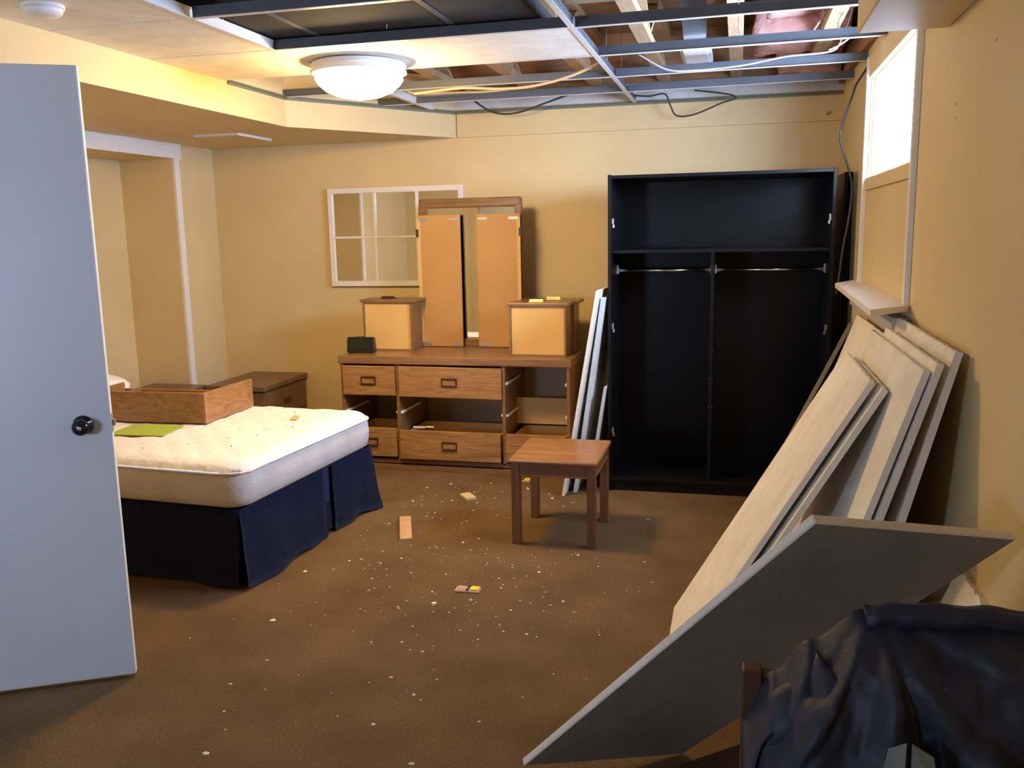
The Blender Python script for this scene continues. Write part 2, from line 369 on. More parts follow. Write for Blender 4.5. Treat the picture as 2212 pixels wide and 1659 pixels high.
# window in the right wall
w1 = sempty('window_1', 'small high basement window glowing white in the right wall', 'window', (XR, 0, 0))
b = BM(); P = 0.022
bx(b, -P, 0.0, WY0-0.055, WY0-0.028, 1.20, ZC-0.01, 0.003); bx(b, -P, 0, WY1+0.012, WY1+0.05, 1.20, ZC-0.01, 0.003); obj('side_casing', b, M_trim, w1)
b = BM(); bx(b, -0.012, 0.0, WY0-0.028, WY1+0.012, WZ0-0.055, WZ0, 0.002); bx(b, -0.012, 0.0, WY0-0.028, WY1+0.012, WZ1, ZC-0.01, 0.002); obj('window_rail', b, M_wall, w1)
b = BM()
bx(b, 0.012, 0.07, WY0, WY0+0.014, WZ0, WZ1); bx(b, 0.012, 0.07, WY1-0.014, WY1, WZ0, WZ1)
bx(b, 0.012, 0.07, WY0+0.014, WY1-0.014, WZ0, WZ0+0.012); bx(b, 0.012, 0.07, WY0+0.014, WY1-0.014, WZ1-0.012, WZ1); obj('window_frame', b, M_trim, w1)
gm = bpy.data.materials.new('window_glass'); gm.use_nodes = True; nt = gm.node_tree; nt.nodes.remove(nt.nodes['Principled BSDF'])
tr = nt.nodes.new('ShaderNodeBsdfTransparent'); gl = nt.nodes.new('ShaderNodeBsdfGlossy'); gl.inputs['Roughness'].default_value = 0.02
mx = nt.nodes.new('ShaderNodeMixShader'); mx.inputs[0].default_value = 0.05
nt.links.new(tr.outputs[0], mx.inputs[1]); nt.links.new(gl.outputs[0], mx.inputs[2]); nt.links.new(mx.outputs[0], nt.nodes['Material Output'].inputs[0])
b = BM(); bx(b, -0.016, 0.0, WY1+0.055, WY1+0.075, 2.13, 2.19, 0.003); obj('latch', b, M_cable, w1)
b = BM(); bx(b, 0.038, 0.042, WY0+0.014, WY1-0.014, WZ0+0.012, WZ1-0.012); obj('pane', b, gm, w1)
b = BM(); bx(b, RX0+f, RX1-f, -0.052, -0.048, RZ0+f, RZ1-f); obj('pane', b, gm, w2)
# shelf under it
sh = thing('wall_shelf', 'white painted shelf board on the wall below the window', 'shelf', (XR, 4.0, 1.19))
b = BM(); slab(b, (-0.002, -0.62, 0), (-0.155, -0.80, 0), (-0.125, 0.66, 0), (-0.002, 0.93, 0), -0.022)
obj('board', b, M_trim, sh)
b = BM(); bx(b, -0.06, -0.002, -0.64, 0.60, -0.075, -0.022); obj('cleat', b, mat('cleat_paint', (0.42, 0.44, 0.46), 0.6), sh)

# open door
dr = sempty('door_1', 'pale blue grey flush door standing open at the left', 'door', (-1.985, 2.445, 0.015), math.radians(29))
b = BM(); bx(b, -0.76, -0.0015, 0.0, 0.035, 0, 2.01, 0.0015, 1); obj('door_slab', b, M_door, dr)
b = BM(); bx(b, -0.0015, 0.0, 0.001, 0.034, 0.001, 2.009); obj('door_edge', b, M_doorEdge, dr)
k = obj('door_knob', lathe(BM(), [(0, 0.062), (0.016, 0.060), (0.025, 0.050), (0.0275, 0.040), (0.024, 0.030), (0.014, 0.022), (0.012, 0.010), (0.031, 0.006), (0.032, 0.0), (0, 0)], 28), mat('black_knob', (0.012, 0.012, 0.012), 0.18, metal=0.3), dr, (-0.085, 0, 0.885), (math.pi/2, 0, 0))
obj('keyhole', lathe(BM(), [(0, 0.0645), (0.006, 0.0645), (0.007, 0.0615), (0, 0.0615)], 16), M_zinc, k)
for z in (0.22, 1.0, 1.78):
    b = BM(); tube(b, [(-0.766, 0.040, z-0.045), (-0.766, 0.040, z+0.045)], 0.007, 10); bx(b, -0.766, -0.735, 0.0352, 0.038, z-0.045, z+0.045); obj('hinge', b, M_zinc, dr)
b = BM(); bx(b, 0.0, 0.002, 0.006, 0.029, 0.855, 0.915); bx(b, 0, 0.011, 0.011, 0.024, 0.874, 0.896, 0.003); obj('latch_plate', b, M_zinc, dr)

# ================================================================ CEILING THINGS
lamp = thing('ceiling_light', 'bright round flush ceiling light with white drum and glass bowl', 'lamp', (-1.735, 4.03, ZC-0.001))
obj('drum', lathe(BM(), [(0, 0), (0.190, 0), (0.216, -0.005), (0.222, -0.016), (0.210, -0.022), (0.208, -0.032), (0.222, -0.037), (0.224, -0.048), (0.205, -0.052), (0, -0.052)], 48), M_white, lamp)
M_bulb = emit('lit_glass', (1.0, 0.67, 0.29), LAMP_POWER)
obj('glass_bowl', lathe(BM(), [(0.200, -0.053), (0.204, -0.075), (0.188, -0.098), (0.155, -0.126), (0.105, -0.147), (0.05, -0.158), (0, -0.160)], 40), M_bulb, lamp)
obj('finial', lathe(BM(), [(0, -0.178), (0.008, -0.174), (0.010, -0.166), (0.006, -0.161), (0, -0.161)], 12), M_brass, lamp)

sd = thing('smoke_detector', 'round white smoke detector on the ceiling tile near the door', 'smoke detector', (-2.30, 2.70, ZC+0.001))
obj('base', lathe(BM(), [(0, 0), (0.068, 0), (0.068, -0.012), (0, -0.012)], 36), M_white, sd)
obj('cover', lathe(BM(), [(0, -0.012), (0.062, -0.012), (0.060, -0.026), (0.048, -0.036), (0.02, -0.040), (0, -0.040)], 36), M_white, sd)

def blob_bat(x0, x1, y0, y1, z0, z1, seed):
    bm = BM(); bx(bm, x0, x1, y0, y1, z0, z1)
    bmesh.ops.subdivide_edges(bm, edges=bm.edges[:], cuts=9, use_grid_fill=True)
    for v in bm.verts:
        p = v.co*9+Vector((seed, 0, 0)); v.co += Vector((noise.noise(p), noise.noise(p+Vector((7, 3, 1))), noise.noise(p+Vector((2, 9, 4)))*1.1))*0.030
    for f_ in bm.faces: f_.smooth = True
    return bm
tag(obj('insulation_batt', blob_bat(0.06, 0.53, 4.98, 5.50, 2.45, 2.58, 1), M_pink), 'ragged pink insulation batt stuffed between trusses by the window corner', 'insulation', 'pink insulation in the ceiling')
tag(obj('insulation_batt', blob_bat(0.12, 0.54, 4.50, 4.88, 2.53, 2.61, 5), M_pink), 'small pink insulation tuft higher up above the window', 'insulation', 'pink insulation in the ceiling')
tag(obj('insulation_batt', blob_bat(0.20, 0.55, 5.62, 5.84, 2.36, 2.50, 9), mat('old_insulation', (0.55, 0.27, 0.17), 0.95, col2=(0.66, 0.40, 0.28), vs=18)), 'brownish pink insulation clump resting low against the back wall top', 'insulation', 'pink insulation in the ceiling')

du = thing('duct_boot', 'galvanised sheet metal duct drop with a white register', 'duct', (-0.235, 4.90, 2.36))
b = BM(); slab(b, (-0.07, -0.55, 0.30), (0.07, -0.55, 0.30), (0.055, -0.10, 0.06), (-0.055, -0.10, 0.06), 0.10); obj('boot', b, M_tin, du)
b = BM(); bx(b, -0.078, 0.078, -0.12, 0.30, 0.02, 0.06, 0.004); obj('register', b, M_white, du)
b = BM(); bx(b, -0.060, 0.060, -0.10, 0.28, 0.012, 0.020, 0.002); obj('register_face', b, M_trim, du)
b = BM(); bx(b, -0.95, -0.10, -0.75, -0.45, 0.20, 0.33, 0.004); obj('trunk', b, M_tin, du)

td = thing('joist_blocker', 'dark grey box added above the open grid to hide lit joists left of centre', 'duct', (-1.45, 3.42, 2.36))  # added dark box that blocks the lit joists and keeps the cavity dark
b = BM(); bx(b, -0.85, 0.66, -0.24, 0.52, -0.030, 0.036, 0.004); obj('blocker_body', b, mat('dark_blocker', (0.055, 0.055, 0.055), 0.9, var=0.2, vs=4, spec=0.1), td)
for x in (-0.30, 0.30):
    b = BM(); bx(b, x-0.012, x+0.012, -0.244, 0.524, -0.033, 0.038); obj('seam', b, M_web, td)
def cable(name, pts, r, m, label, ax=None, v=None, group='loose cables in the open ceiling'):
    pp = [at(*p, ax, v) if ax is not None and len(p) == 2 else Vector(p) for p in pts]
    o = obj(name, tube(BM(), catmull(pp, 7), r, 7), m); tag(o, label, 'cable', group); return o
cable('ceiling_cable', [(985, 200), (1005, 197), (1030, 222), (1070, 244), (1120, 243), (1180, 222), (1245, 200), (1300, 196)], 0.006, M_cable, 'black cable sagging below the grid right of the lamp', 1, 5.72)
cable('ceiling_cable', [(1370, 206), (1402, 208), (1436, 203), (1448, 228), (1462, 250), (1500, 247), (1560, 222), (1590, 212), (1570, 203), (1500, 195)], 0.005, M_cable, 'black cable looping below the grid above the wardrobe', 1, 5.74)
cable('ceiling_cable', [(1150, 185), (1060, 197), (980, 200), (900, 202), (880, 196)], 0.007, M_cablet, 'tan cable pair running toward the lamp, lower strand', 1, 5.0)
cable('ceiling_cable', [(1295, 136), (1230, 165), (1150, 186), (1080, 192), (1000, 190), (930, 198), (895, 203)], 0.008, M_cablet, 'thick tan cable crossing the open grid right of the lamp', 1, 4.72)
cable('ceiling_cable', [(1380, 118), (1440, 150), (1500, 152), (1600, 142), (1700, 122), (1790, 112), (1815, 92), (1838, 30), (1843, 5)], 0.0045, M_cablew, 'white cable swagged along the grid to the window corner', 1, 4.72)
cable('ceiling_cable', [(1750, 76), (1775, 40), (1795, 8), (1803, -12)], 0.0042, M_cablew, 'white cable rising beside the insulation', 1, 4.6)
cable('ceiling_cable', [(1842, -10), (1828, 20), (1812, 45), (1816, 62), (1840, 60), (1836, 80), (1812, 98), (1790, 108)], 0.0036, M_cablew, 'thin white cable curling near the bulkhead end', 1, 4.3)
cable('hanging_cable', [(1858, 40), (1861, 70), (1868, 100), (1880, 124), (1872, 148), (1850, 182), (1842, 205), (1828, 245), (1816, 285), (1817, 310), (1828, 350), (1838, 385), (1840, 420), (1832, 480), (1820, 540), (1812, 600), (1806, 635)], 0.0055, M_cable, 'long dark cable hanging down beside the wardrobe from the ceiling', 1, 4.87, None)

# ================================================================ WARDROBE
WX0, WX1, WF, WH, WD = -0.700, 0.487, 4.955, 1.787, 0.56
wd = thing('wardrobe', 'tall black doorless wardrobe with two clothes rails standing against the back wall', 'wardrobe', ((WX0+WX1)/2, WF, 0))
hw = (WX1-WX0)/2; t = 0.018
for s in (-1, 1):
    b = BM(); bx(b, s*hw, s*(hw-t), 0, WD, 0, WH, 0.001, 1); obj('side_panel', b, M_black, wd)
b = BM(); bx(b, -hw+t, hw-t, 0, WD, WH-t-0.004, WH-0.004, 0.001, 1); obj('top_panel', b, M_black, wd)
b = BM(); bx(b, -hw+t, hw-t, 0.004, WD, 0.062, 0.062+t, 0.001, 1); obj('bottom_panel', b, M_black, wd)
b = BM(); bx(b, -hw+t, hw-t, 0.02, 0.036, 0, 0.060); obj('plinth', b, M_black, wd)
b = BM(); bx(b, -hw+t, hw-t, WD-0.008, WD, 0.06, WH-0.02); obj('back_panel', b, M_black, wd)
b = BM(); bx(b, -hw+t, hw-t, 0.03, WD-0.008, 1.36, 1.36+t, 0.001, 1); obj('shelf', b, M_black, wd)
b = BM(); bx(b, -0.035, -0.018, 0.03, WD-0.008, 0.08, 1.36); obj('divider', b, M_black, wd)
for x0, x1 in ((-hw+t, -0.035), (-0.018, hw-t)):
    r_ = obj('clothes_rail', tube(BM(), [(x0+0.004, 0.26, 1.255), (x1-0.004, 0.26, 1.255)], 0.011, 14), M_chrome, wd)
    for x in (x0+0.004, x1-0.004):
        b = BM(); bx(b, x-0.004, x+0.004, 0.243, 0.277, 1.235, 1.285, 0.002); obj('rail_bracket', b, M_white, r_)
for s in (-1, 1):
    for z in (0.95, 1.53, 0.35):
        b = BM(); bx(b, s*(hw-t-0.012), s*(hw-t), 0.02, 0.06, z-0.012, z+0.022, 0.002); bx(b, s*(hw-t-0.018), s*(hw-t-0.006), 0.012, 0.034, z-0.03, z-0.012, 0.002); obj('hinge', b, M_chrome, wd)
for z in (0.50, 0.66, 0.82, 1.0):
    b = BM(); bx(b, -0.0385, -0.035, 0.05, 0.056, z, z+0.006); bx(b, -0.018, -0.0145, 0.05, 0.056, z, z+0.006); obj('shelf_pin', b, M_chrome, wd)
# removed door panels on edge beside it
for k in range(2):
    b = BM(); bx(b, -0.009, 0.009, 0, 0.50, 0, 1.775, 0.001, 1)
    o = obj('melamine_board', b, M_black, None, (XR-0.014-0.022*k, 5.20+0.02*k, 0), (0, math.radians(0.1), 0))
    tag(o, ['black wardrobe door panel standing on edge against the right wall corner', 'black wardrobe door panel standing beside the wardrobe, nearer it than its twin'][k], 'panel', 'removed wardrobe doors')

# ceiling tiles leaning on the wardrobe's left side
def lean(name, lab, x0, x1, y0, y1, z1, m, grp, th=0.016, z0=0.0):
    bm = BM(); slab(bm, (x0, y0, z0), (x0, y1, z0), (x1, y1, z1), (x1, y0, z1), th)
    return tag(obj(name, bm, m), lab, 'ceiling tile', grp)
G1 = 'tiles leaning between dresser and wardrobe'
lean('leaning_tile', 'outermost white tile leaning on the wardrobe side by the dresser', -0.943, -0.744, 4.80, 5.38, 1.165, M_tile2, G1)
lean('leaning_tile', 'second white tile leaning on the wardrobe side, just inside the outermost', -0.892, -0.728, 4.88, 5.45, 1.12, M_tile2, G1, 0.020)
lean('leaning_tile', 'short white tile offcut leaning low on the wardrobe side', -0.815, -0.716, 4.90, 5.40, 0.615, M_tile2, G1, 0.012)

# ================================================================ DRESSER
DX0, DX1, DF, DTOP, DDEP = -2.447, -0.960, 5.17, 0.735, 0.53
ds = thing('dresser', 'long walnut dresser with missing drawers against the back wall', 'dresser', (0, DF, 0))
b = BM(); bx(b, DX0-0.010, DX1+0.012, -0.012, DDEP, 0.683, DTOP, 0.006); obj('top', b, M_dres2, ds)
for x0 in (DX0, DX1-0.02):
    b = BM(); bx(b, x0, x0+0.02, 0, DDEP, 0.0, 0.683, 0.001, 1); obj('side_panel', b, M_dres2, ds)
DV = (-2.062, -1.372)
for x in DV:
    b = BM(); bx(b, x-0.010, x+0.010, 0.0, DDEP-0.01, 0.06, 0.683); obj('divider', b, M_dres2, ds)
b = BM(); bx(b, DX0+0.02, DX1-0.02, DDEP-0.008, DDEP, 0.05, 0.683); obj('back_panel', b, M_inner, ds)
b = BM(); bx(b, DX0+0.02, DX1-0.02, 0.006, DDEP-0.01, 0.045, 0.062); obj('bottom_panel', b, M_dres2, ds)
b = BM(); bx(b, DX0+0.02, DX1-0.02, -0.006, 0.016, 0.0, 0.036, 0.002); bx(b, DX0+0.02, DX1-0.02, 0.0, 0.016, 0.044, 0.070, 0.002); obj('plinth', b, M_dres2, ds)
def pull(parent, x, y, z, m=M_pull):
    bm = BM(); w, h, tt = 0.050, 0.026, 0.007
    bx(bm, x-w, x+w, y-0.010, y, z+h-tt, z+h, 0.002); bx(bm, x-w, x+w, y-0.010, y, z-h, z-h+tt, 0.002)
    bx(bm, x-w, x-w+tt, y-0.010, y, z-h+tt, z+h-tt, 0.002); bx(bm, x+w-tt, x+w, y-0.010, y, z-h+tt, z+h-tt, 0.002)
    o = obj('pull', bm, m, parent)
    bm = BM(); bx(bm, x-w+tt, x+w-tt, y-0.002, y-0.0005, z-h+tt, z+h-tt); obj('pull_recess', bm, M_dres, parent)
def drawer_in(x0, x1, z0, z1, px=None, tilt=0.0, out=0.0):
    cx = (x0+x1)/2
    bm = BM(); bx(bm, x0-cx, x1-cx, -0.020-out, 0.0-out, z0, z1, 0.003)
    o = obj('drawer', bm, M_dres, ds, (cx, 0, 0), (0, tilt, 0))
    bm = BM(); bx(bm, x0-cx+0.02, x1-cx-0.02, -out, 0.40, z0+0.01, z0+0.016); bx(bm, x0-cx+0.02, x0-cx+0.03, -out, 0.40, z0+0.016, z1-0.03); bx(bm, x1-cx-0.03, x1-cx-0.02, -out, 0.40, z0+0.016, z1-0.03)
    bx(bm, x0-cx+0.03, x1-cx-0.03, 0.39, 0.40, z0+0.016, z1-0.03); obj('drawer_box', bm, M_ply, o)
    pull(o, (px if px is not None else cx)-cx, -0.020-out, (z0+z1)/2+0.003)
c0, c1, c2, c3 = DX0+0.022, DV[0], DV[1], DX1-0.022
drawer_in(c0, c1-0.012, 0.485, 0.672)
drawer_in(c1+0.012, c2-0.012, 0.480, 0.672, tilt=0.006)
drawer_in(c0, c1-0.012, 0.088, 0.275)
drawer_in(c1+0.012, c2-0.018, 0.082, 0.268, out=0.012)
drawer_in(c2+0.014, c3, 0.084, 0.265)
for x, s in ((DX0+0.02, 1), (DV[0]-0.010, -1), (DV[0]+0.010, 1), (DV[1]-0.010, -1), (DV[1]+0.010, 1), (DX1-0.02, -1)):
    for z in ((0.375,) if x < DV[1]+0.001 else (0.375, 0.575)):
        bm = BM(); bx(bm, x, x+s*0.012, 0.01, 0.36, z-0.010, z+0.006, 0.003); obj('drawer_runner', bm, M_white, ds)
bm = BM(); bx(bm, -1.36, -0.985, 0.28, 0.29, 0.27, 0.44); obj('inner_board', bm, M_ply, ds)
bm = BM(); bx(bm, -1.98, -1.90, 0.03, 0.045, 0.272, 0.280); bx(bm, -1.90, -1.85, 0.05, 0.06, 0.272, 0.280); obj('loose_runner', bm, M_white, ds)

# drawers standing on end on the dresser
def end_drawer(lab, x0, x1, y0, y1, zh, handles, grp, over=0.03, rot=0.0):
    cx, cy = (x0+x1)/2, (y0+y1)/2
    o = thing('drawer', lab, 'drawer', (cx, cy, DTOP), rot, grp)
    w, d = (x1-x0)/2, (y1-y0)/2
    bm = BM(); bx(bm, -w+0.012, w-0.012, -d+0.012, -d+0.018, 0.006, zh-0.02); obj('bottom_board', bm, M_ply, o)
    for s in (-1, 1):
        bm = BM(); bx(bm, s*w, s*(w-0.012), -d, d, 0, zh-0.02, 0.001, 1); obj('side_board', bm, M_dres2, o)
    bm = BM(); bx(bm, -w+0.012, w-0.012, -d, d, 0, 0.010); obj('back_board', bm, M_dres2, o)
    bm = BM(); bx(bm, -w-over*0.5, w+over, -d-0.006, d+0.01, zh-0.02, zh, 0.003); fr = obj('front_board', bm, M_dres2, o)
    for hx, m in handles:
        bm = BM(); bx(bm, hx-0.048, hx+0.048, -0.026, 0.026, zh, zh+0.004, 0.002); bx(bm, hx-0.045, hx+0.045, -0.022, -0.010, zh+0.004, zh+0.016, 0.003); obj('pull', bm, m, fr)
G2 = 'drawers standing on end on the dresser'
end_drawer('upended drawer on the left end of the dresser behind the clock', -2.385, -2.045, 5.42, 5.61, 0.335, [(-0.02, M_pull)], G2, rot=-0.01)
end_drawer('nearer of two upended drawers on the right end of the dresser', -1.353, -0.998, 5.262, 5.445, 0.327, [(-0.02, M_brass)], G2, 0.02)
end_drawer('rear upended drawer on the right end of the dresser, behind its twin', -1.335, -0.985, 5.475, 5.655, 0.325, [(0.03, M_brass)], G2, 0.03)

# mirror unit
mr = thing('dresser_mirror', 'wood framed dresser mirror with two folded tan wing panels', 'mirror', (-1.712, 5.672, DTOP))
def rounded_frame():
    bm = BM(); H, w, tk = 0.978, 0.352, 0.03
    bx(bm, -w, w, 0, tk, H-0.064, H, 0.014, 3); bx(bm, -w, -w+0.062, 0.001, tk-0.001, 0, H-0.03, 0.004); bx(bm, w-0.048, w, 0.001, tk-0.001, 0, H-0.03, 0.004); bx(bm, -w+0.06, w-0.045, 0.001, tk-0.001, 0, 0.050, 0.003)
    return bm
obj('frame', rounded_frame(), M_dres2, mr)
bm = BM(); bx(bm, -0.30, 0.31, 0.010, 0.014, 0.05, 0.92); obj('mirror_glass', bm, M_mirror, mr)
bm = BM(); bx(bm, -0.30, 0.31, 0.015, 0.022, 0.05, 0.92); obj('backing', bm, M_ply2, mr)
for s, x0, x1 in ((-1, -0.348, -0.052), (1, 0.055, 0.352)):
    bm = BM(); bx(bm, x0, x1, -0.044, -0.026, 0.002, 0.872, 0.006); wg = obj('wing', bm, M_ply2, mr)
    xi = x1 if s < 0 else x0; xo = x0 if s < 0 else x1
    bm = BM(); bx(bm, min(xo, xo-s*0.022), max(xo, xo-s*0.022), -0.0448, -0.0435, 0.03, 0.85); obj('edge_strip', bm, M_ply, wg)
    bm = BM(); bx(bm, x0+0.004, x1-0.004, -0.027, -0.012, 0.006, 0.866, 0.003); obj('wing_front', bm, M_black, wg)
    for z in (0.842, 0.022):
        for x in (x0+0.045, x1-0.045):
            bm = BM(); bx(bm, x-0.033, x+0.033, -0.0465, -0.044, z-0.010, z+0.010, 0.001, 1); obj('hinge_plate', bm, M_zinc, wg)
    for z in ((0.755, 0.15) if s < 0 else (0.755,)):
        bm = BM(); bx(bm, xo-0.010, xo+0.008, -0.050, -0.030, z-0.026, z+0.026, 0.002); obj('catch', bm, M_cable, wg)

# alarm clock
ck = thing('alarm_clock', 'small black digital alarm clock at the left end of the dresser', 'clock', (-2.352, 5.30, DTOP), math.radians(4))
bm = BM(); v = [bm.verts.new(p) for p in ((-0.09, -0.035, 0.006), (0.09, -0.035, 0.006), (0.09, 0.04, 0.006), (-0.09, 0.04, 0.006), (-0.087, -0.020, 0.104), (0.087, -0.020, 0.104), (0.085, 0.028, 0.100), (-0.085, 0.028, 0.100))]
for f_ in ((3, 2, 1, 0), (4, 5, 6, 7), (0, 1, 5, 4), (1, 2, 6, 5), (2, 3, 7, 6), (3, 0, 4, 7)): bm.faces.new([v[i] for i in f_])
bmesh.ops.bevel(bm, geom=bm.edges[:], offset=0.004, segments=2, affect='EDGES'); obj('case', bm, mat('clock_case', (0.007, 0.009, 0.008), 0.35), ck)
bm = BM(); slab(bm, (-0.066, -0.0345, 0.032), (0.066, -0.0345, 0.032), (0.064, -0.0265, 0.086), (-0.064, -0.0265, 0.086), 0.003); obj('display', bm, mat('clock_display', (0.008, 0.016, 0.008), 0.2), ck)
for x in (-0.07, 0.07):
    bm = BM(); bx(bm, x-0.012, x+0.012, -0.02, 0.02, 0.0, 0.0065); obj('foot', bm, M_cable, ck)
bm = BM(); bx(bm, -0.03, 0.03, -0.012, 0.012, 0.098, 0.106, 0.003); obj('snooze_button', bm, M_cable, ck)

# window-pane mirror on the wall
pm_ = thing('wall_mirror', 'white windowpane mirror hanging on the back wall behind the dresser', 'mirror', (-2.316, YB-0.03, 1.128))
fw_, fh = 0.500, 0.682; q = 0.036
bm = BM(); bx(bm, -fw_, -fw_+q, 0, 0.028, 0, fh, 0.002); bx(bm, fw_-q, fw_, 0, 0.028, 0, fh, 0.002); bx(bm, -fw_+q, fw_-q, 0.001, 0.027, 0, q, 0.002); bx(bm, -fw_+q, fw_-q, 0.001, 0.027, fh-q, fh, 0.002); obj('frame', bm, M_trim, pm_)
xs = (-fw_+q, -0.148, 0.163, fw_-q); zs = (q, 0.342, fh-q)
for x in xs[1:3]:
    bm = BM(); bx(bm, x-0.009, x+0.009, 0.003, 0.022, q, fh-q, 0.002); obj('mullion', bm, M_trim, pm_)
bm = BM(); bx(bm, -fw_+q, fw_-q, 0.004, 0.022, zs[1]-0.008, zs[1]+0.008, 0.002); obj('glazing_bar', bm, M_trim, pm_)
for i in range(3):
    for j in range(2):
        e = 0.009
        bm = BM(); bx(bm, xs[i]+(e if i else 0), xs[i+1]-(e if i < 2 else 0), 0.014, 0.018, zs[j]+(e if j else 0), zs[j+1]-(e if j < 1 else 0)); obj('pane', bm, M_mirror, pm_)

# ================================================================ STOOL / SIDE TABLE
st = thing('side_table', 'small square reddish brown wooden side table in front of the dresser', 'table', (-0.825, 4.205, 0))
hx, hy, hz_ = 0.215, 0.235, 0.425
bm = BM(); bx(bm, -hx, hx, -hy, hy, hz_-0.020, hz_, 0.008, 3); obj('tabletop', bm, M_stool, st)
for sx in (-1, 1):
    for sy in (-1, 1):
        bm = BM(); x, y = sx*(hx-0.032), sy*(hy-0.032); bx(bm, x-0.021, x+0.021, y-0.021, y+0.021, 0, hz_-0.02, 0.003); obj('leg', bm, M_stoolL, st)
for sy in (-1, 1):
    bm = BM(); bx(bm, -hx+0.05, hx-0.05, sy*(hy-0.024)-0.008, sy*(hy-0.024)+0.008, hz_-0.075, hz_-0.02); a = obj('apron', bm, M_stoolL, st)
    bm = BM(); bx(bm, -hx+0.05, hx-0.05, sy*(hy-0.024)-0.011, sy*(hy-0.024)+0.011, hz_-0.083, hz_-0.073, 0.003); obj('bead', bm, M_stool, a)
for sx in (-1, 1):
    bm = BM(); bx(bm, sx*(hx-0.024)-0.008, sx*(hx-0.024)+0.008, -hy+0.05, hy-0.05, hz_-0.075, hz_-0.02); a = obj('apron', bm, M_stoolL, st)
    bm = BM(); bx(bm, sx*(hx-0.024)-0.011, sx*(hx-0.024)+0.011, -hy+0.05, hy-0.05, hz_-0.083, hz_-0.073, 0.003); obj('bead', bm, M_stool, a)

# ================================================================ BED
BR = math.radians(-4.0)                    # bed lies along -x, foot towards the window
bed = thing('bed', 'low bed base with a navy blue bed skirt below the mattress', 'bed', (-2.005, 3.215, 0), BR)
BL, BW = 1.98, 1.20                        # local: x from -BL to 0, y from 0 to BW
bm = BM(); bx(bm, -BL, -0.03, 0.03, BW-0.03, 0.12, 0.345, 0.01); obj('box_spring', bm, M_navy, bed)
for x in (-BL+0.1, -0.15):
    for y in (0.12, BW-0.12):
        bm = BM(); tube(bm, [(x, y, 0), (x, y, 0.12)], 0.022, 10); obj('leg', bm, M_cable, bed)
# skirt: hanging cloth along near side, foot and far side, with pleat openings
def skirt(path, off, flare, seed):
    bm = BM(); n = len(path); rows = 9; g = []
    for r_ in range(rows):
        tt = r_/(rows-1); ring = []
        for i, (p, nrm, s) in enumerate(path):
            w = math.sin(s*21+seed)*0.010 + math.sin(s*9.3+seed*2)*0.014 + noise.noise(Vector((s*6, tt*2, seed)))*0.016
            d = off + flare*tt + w*tt
            z = 0.352*(1-tt) + (0.012+0.010*math.sin(s*13+seed))*tt
            ring.append(bm.verts.new((p[0]+nrm[0]*d, p[1]+nrm[1]*d, z)))
        g.append(ring)
    for r_ in range(rows-1):
        for i in range(n-1):
            f_ = bm.faces.new((g[r_][i], g[r_][i+1], g[r_+1][i+1], g[r_+1][i])); f_.smooth = True
    bmesh.ops.solidify(bm, geom=bm.faces[:], thickness=0.003)
    return bm
def line(a, c, nrm, n, s0=0):
    a = Vector(a); c = Vector(c)
    return [((a+(c-a)*i/(n-1)), nrm, s0+(c-a).length*i/(n-1)) for i in range(n)]
obj('bed_skirt', skirt(line((-BL, 0.02), (-0.03, 0.02), (0, -1), 60), 0.006, 0.028, 1.0), M_navy, bed)
obj('bed_skirt', skirt(line((-0.02, -0.01), (-0.02, 0.68), (1, 0), 34), 0.008, 0.026, 3.0), M_navy, bed)
obj('bed_skirt', skirt(line((-0.02, 0.77), (-0.02, BW), (1, 0), 26), 0.008, 0.026, 5.1), M_navy, bed)
obj('bed_skirt', skirt(line((-0.03, BW), (-BL, BW), (0, 1), 40), 0.004, 0.02, 8.0), M_navy, bed)
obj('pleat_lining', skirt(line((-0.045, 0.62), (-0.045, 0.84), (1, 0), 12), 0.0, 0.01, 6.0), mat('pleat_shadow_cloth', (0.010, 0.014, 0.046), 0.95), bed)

mt = thing('mattress', 'white quilted mattress with beige sides on the navy bed base', 'mattress', (-2.005, 3.215, 0.355), BR)
def mattress():
    bm = BM(); L, Wd, H = BL+0.02, BW+0.03, 0.185; R = 0.10
    nx, ny = 64, 44
    def outline(k, inset):                 # rounded rectangle
        pts = []
        for cx, cy, a0 in ((-R, R, -90), (-R, Wd-R, 0), (-L+R, Wd-R, 90), (-L+R, R, 180)):
            for i in range(10):
                a = math.radians(a0+i*10); pts.append((cx+(R-inset)*math.cos(a)+0.01, cy+(R-inset)*math.sin(a)-0.015))
        return pts
    prof = [(0.030, 0.0), (0.008, 0.012), (0.0, 0.045), (-0.004, 0.09), (0.0, 0.135), (0.010, 0.160), (0.026, 0.176), (0.05, 0.186), (0.085, 0.191)]
    rings = []
    for ins, z in prof:
        rings.append([bm.verts.new((x, y, z)) for x, y in outline(0, ins)])
    n = len(rings[0])
    for a, c in zip(rings, rings[1:]):
        for i in range(n):
            f_ = bm.faces.new((a[i], a[(i+1) % n], c[(i+1) % n], c[i])); f_.smooth = True
    bm.faces.new(rings[0][::-1])
    return bm, rings[-1]
bm, ring = mattress()
body = obj('ticking', bm, M_matts, mt)
